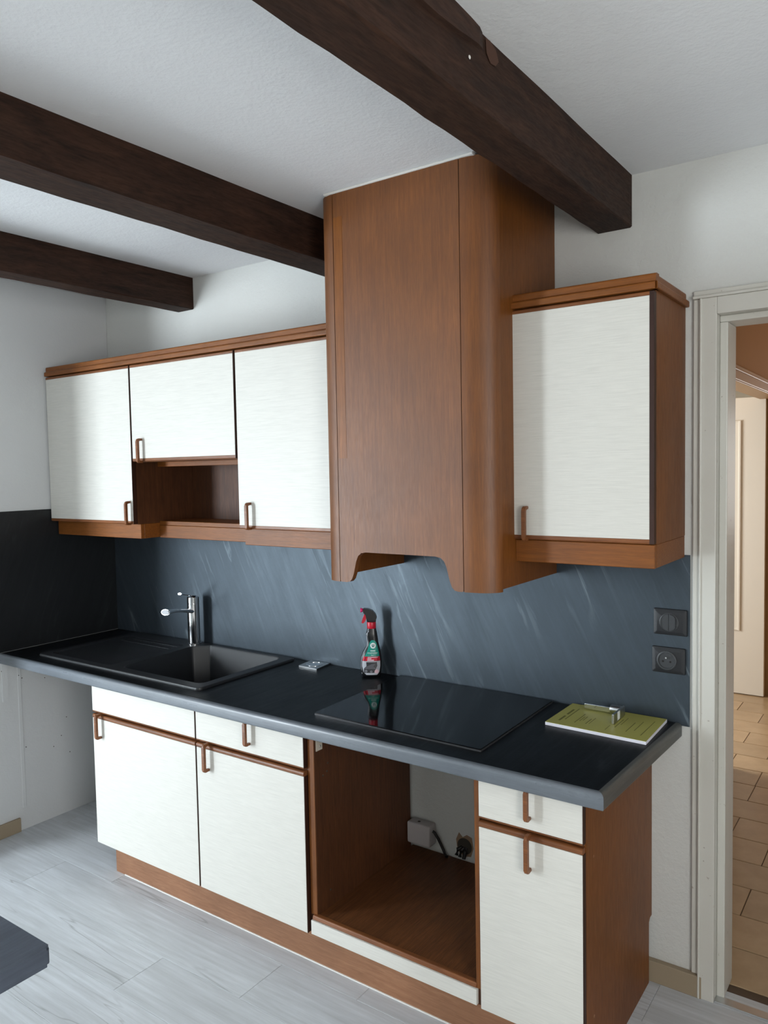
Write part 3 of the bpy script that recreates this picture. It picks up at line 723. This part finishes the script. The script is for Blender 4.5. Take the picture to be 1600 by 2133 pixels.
def disc(name, mat, x, y, r, off, parent, r_in=0):
    bm = bm_new(); w, z = wz(x, y); n_ = 24
    def P(q, k):
        a, b = w+q*K*math.cos(2*math.pi*k/n_), z+q*K*math.sin(2*math.pi*k/n_); return bm.verts.new(loc(a, front_d(a, b)+off, b))
    rad = [r, (r+r_in)/2, r_in or r*.05]
    g_ = [[P(q, k) for k in range(n_)] for q in rad]
    for i in range(2):
        for k in range(n_): bm.faces.new((g_[i][k], g_[i][(k+1) % n_], g_[i+1][(k+1) % n_], g_[i+1][k]))
    if not r_in: bm.faces.new(g_[2])
    return mk(name, bm, mat, parent)
disc('logo_disc', 'white', 784, 1060, 56, .0012, lab)
disc('label_badge', 'pinkish', 850, 1585, 42, .0014, lab)
disc('label_knob', 'labelgrey', 636, 1575, 22, .0014, lab, 14); disc('label_knob', 'labelgrey', 740, 1585, 20, .0014, lab, 13)
def text(name, body_, mat, x, y, hgt, off, parent, wide=None):
    cu = bpy.data.curves.new(name, 'FONT'); cu.body = body_; cu.align_x = 'CENTER'; cu.align_y = 'CENTER'; cu.size = 1
    tmp = bpy.data.objects.new(name, cu); COL.objects.link(tmp); bpy.context.view_layer.update()
    me = bpy.data.meshes.new_from_object(tmp.evaluated_get(bpy.context.evaluated_depsgraph_get())); bpy.data.objects.remove(tmp)
    xs = [v.co.x for v in me.vertices]; zs = [v.co.y for v in me.vertices]; W_, H_ = max(xs)-min(xs), max(zs)-min(zs); mx, mz = (max(xs)+min(xs))/2, (max(zs)+min(zs))/2
    w, z = wz(x, y); sz = hgt*K/H_; sx = wide*K/W_ if wide else sz
    bm = bm_new(); bm.from_mesh(me)
    for v in bm.verts:
        a, b = w+(v.co.x-mx)*sx, z+(v.co.y-mz)*sz; v.co = loc(a, front_d(a, b)+off, b)
    return mk(name, bm, mat, parent)
ub = bm_new()
upts = [(758, 1030), (758, 1068), (764, 1084), (778, 1092), (790, 1092), (804, 1084), (810, 1068), (810, 1030), (793, 1030), (793, 1066), (788, 1075), (780, 1075), (775, 1066), (775, 1030)]
uo = [wz(*p) for p in upts]
prism(ub, uo, lambda w, z: loc(w, front_d(w, z)+.0012, z), lambda w, z: loc(w, front_d(w, z)+.0024, z))
mk('logo_letter', ub, 'teal_ink', lab)
text('label_text', 'vitrocéramique', 'white', 772, 1205, 34, .0012, lab, 210)
text('label_text', '3 en 1', 'white', 770, 1247, 24, .0012, lab, 56)
patch('label_text', 'white', [(1168, 728, 830), (1155, 728, 828)], .0010, lab)
# white line printed round the edge of the front
pth = [(1690, 560), (1640, 548), (1500, 532), (1400, 536), (1300, 552), (1200, 590), (1140, 625), (1080, 660), (1000, 668), (900, 657), (840, 650), (815, 660), (765, 705)]
bm = bm_new(); g_ = []
for y, x in pth:
    row_ = []
    for dx in (-5, 5):
        w, z = wz(x+dx, y); row_.append(bm.verts.new(loc(w, front_d(w, z)+.0007, z)))
    g_.append(row_)
for i in range(len(g_)-1): bm.faces.new((g_[i][0], g_[i][1], g_[i+1][1], g_[i+1][0]))
mk('edge_line', bm, 'labelgrey', bt)
# collar, head, trigger, nozzle
def bz(y): return (1712-y)*K
bm = bm_new(); rr_ = 92*K
for k_ in range(1):
    prof_ = [(rr_*.97, bz(718)), (rr_, bz(712)), (rr_, bz(596)), (rr_*.96, bz(588))]; rings = []
    for r_, z in prof_: rings.append([bm.verts.new(loc((757-735)*K+r_*math.cos(2*math.pi*q/28), r_*.92*math.sin(2*math.pi*q/28), z)) for q in range(28)])
    for i in range(3):
        for q in range(28): bm.faces.new((rings[i][q], rings[i][(q+1) % 28], rings[i+1][(q+1) % 28], rings[i+1][q]))
    bm.faces.new(rings[0]); bm.faces.new(rings[-1])
mk('collar', bm, 'red', bt, True)
def slab(name, mat, pts, th, bev, parent, r=0):
    P = [wz(x, y) for x, y in pts]
    if r: P = fillet(P, r, 4)
    bm = bm_new(); prism(bm, P, lambda w, z: loc(w, th/2, z), lambda w, z: loc(w, -th/2, z))
    es = [e for e in bm.edges if len(e.link_faces) == 2 and any(len(f.verts) == len(P) for f in e.link_faces)]
    bmesh.ops.bevel(bm, geom=es, offset=bev, segments=3, affect='EDGES'); return mk(name, bm, mat, parent, True)
slab('spray_head', 'black', [(672, 592), (848, 588), (856, 530), (870, 500), (850, 430), (790, 352), (700, 318), (604, 308), (590, 335), (596, 395), (640, 432), (655, 500)], .024, .006, bt, .0012)
slab('trigger', 'red', [(612, 430), (646, 440), (652, 520), (628, 575), (596, 612), (560, 612), (556, 590), (585, 500)], .014, .003, bt, .0012)
bm = bm_new(); wN, zN = wz(600, 345)
P0 = [loc(wN, 0, zN), loc(wN-.006, 0, zN), loc(wN-.0065, 0, zN), loc(wN-.0115, 0, zN)]
mk('nozzle', tube(bm, P0, [.0062, .0062, .0085, .0082], 16), 'pink', bt, True)

# ================================================================== BOOKLET AND DOOR HANDLE ON IT
bk = thing('document', 'thick printed document with a yellow cover lying at the right end of the worktop', 'document', (2.52, -.12, T))
bp = [(2.372, -.228), (2.672, -.240), (2.668, -.018), (2.374, -.016)]
mk('pages', pz(bm_new(), bp, T+.0002, T+.0090), 'paper', bk)
mk('cover', pz(bm_new(), inset(bp, .0004), T+.0090, T+.0098), 'yellow', bk)
zc = T+.0099
def ln(x, y0, y1, w=.0022): B('print_line', 'ink', x-w/2, x+w/2, y0, y1, zc-.0003, zc+.00005, bk)
for x, y0, y1, w in ((2.402, -.195, -.145, .0065), (2.402, -.130, -.075, .0065), (2.414, -.178, -.060, .003), (2.448, -.190, -.10, .0025), (2.456, -.17, -.125, .002), (2.463, -.16, -.12, .002), (2.480, -.185, -.135, .0025), (2.488, -.18, -.12, .0018), (2.545, -.205, -.16, .002), (2.552, -.15, -.06, .002), (2.562, -.17, -.09, .0025), (2.570, -.14, -.07, .002), (2.60, -.19, -.10, .0025), (2.618, -.17, -.08, .002), (2.645, -.20, -.06, .0022)):
    ln(x, y0, y1, w)
dh = thing('door_handle', 'loose steel lever door handle resting on the yellow document', 'door handle', (2.52, -.09, zc))
B('back_plate', 'steel', 2.546, 2.553, -.150, -.048, zc, zc+.030, dh, .002)
B('sticker', 'white', 2.5529, 2.5533, -.118, -.098, zc+.004, zc+.029, dh)
mk('neck', lathe(bm_new(), [(.011, 2.512), (.012, 2.516), (.012, 2.5465)], (0, -.058, zc+.017), 'x', 24), 'steel', dh, True)
B('lever', 'chrome', 2.430, 2.520, -.062, -.054, zc+.004, zc+.021, dh, .002)

# ================================================================== FOREGROUND TABLE
tt = thing('table', 'dark slate topped table corner in the left foreground', 'table', (1.5, -1.95, 0))
top = fillet([(.95, -2.35), (2.022, -2.35), (2.022, -1.604), (.95, -1.604)], .008, 5)
bm = pz(bm_new(), top, .707, .742)
es = [e for e in bm.edges if abs(e.verts[0].co.z-e.verts[1].co.z) < 1e-6]
bmesh.ops.bevel(bm, geom=es, offset=.005, segments=3, affect='EDGES')
mk('table_top', bm, slate('slate_table', (.035, .043, .060), (.080, .097, .130), (.10, .11, .13), .42, .5, (math.radians(90), 0, math.radians(25)), .4, .15), tt, True)
for xx in (1.02, 1.50):
    for yy in (-2.28, -1.72): B('leg', 'dark', xx-.025, xx+.025, yy-.025, yy+.025, 0, .707, tt, .003)
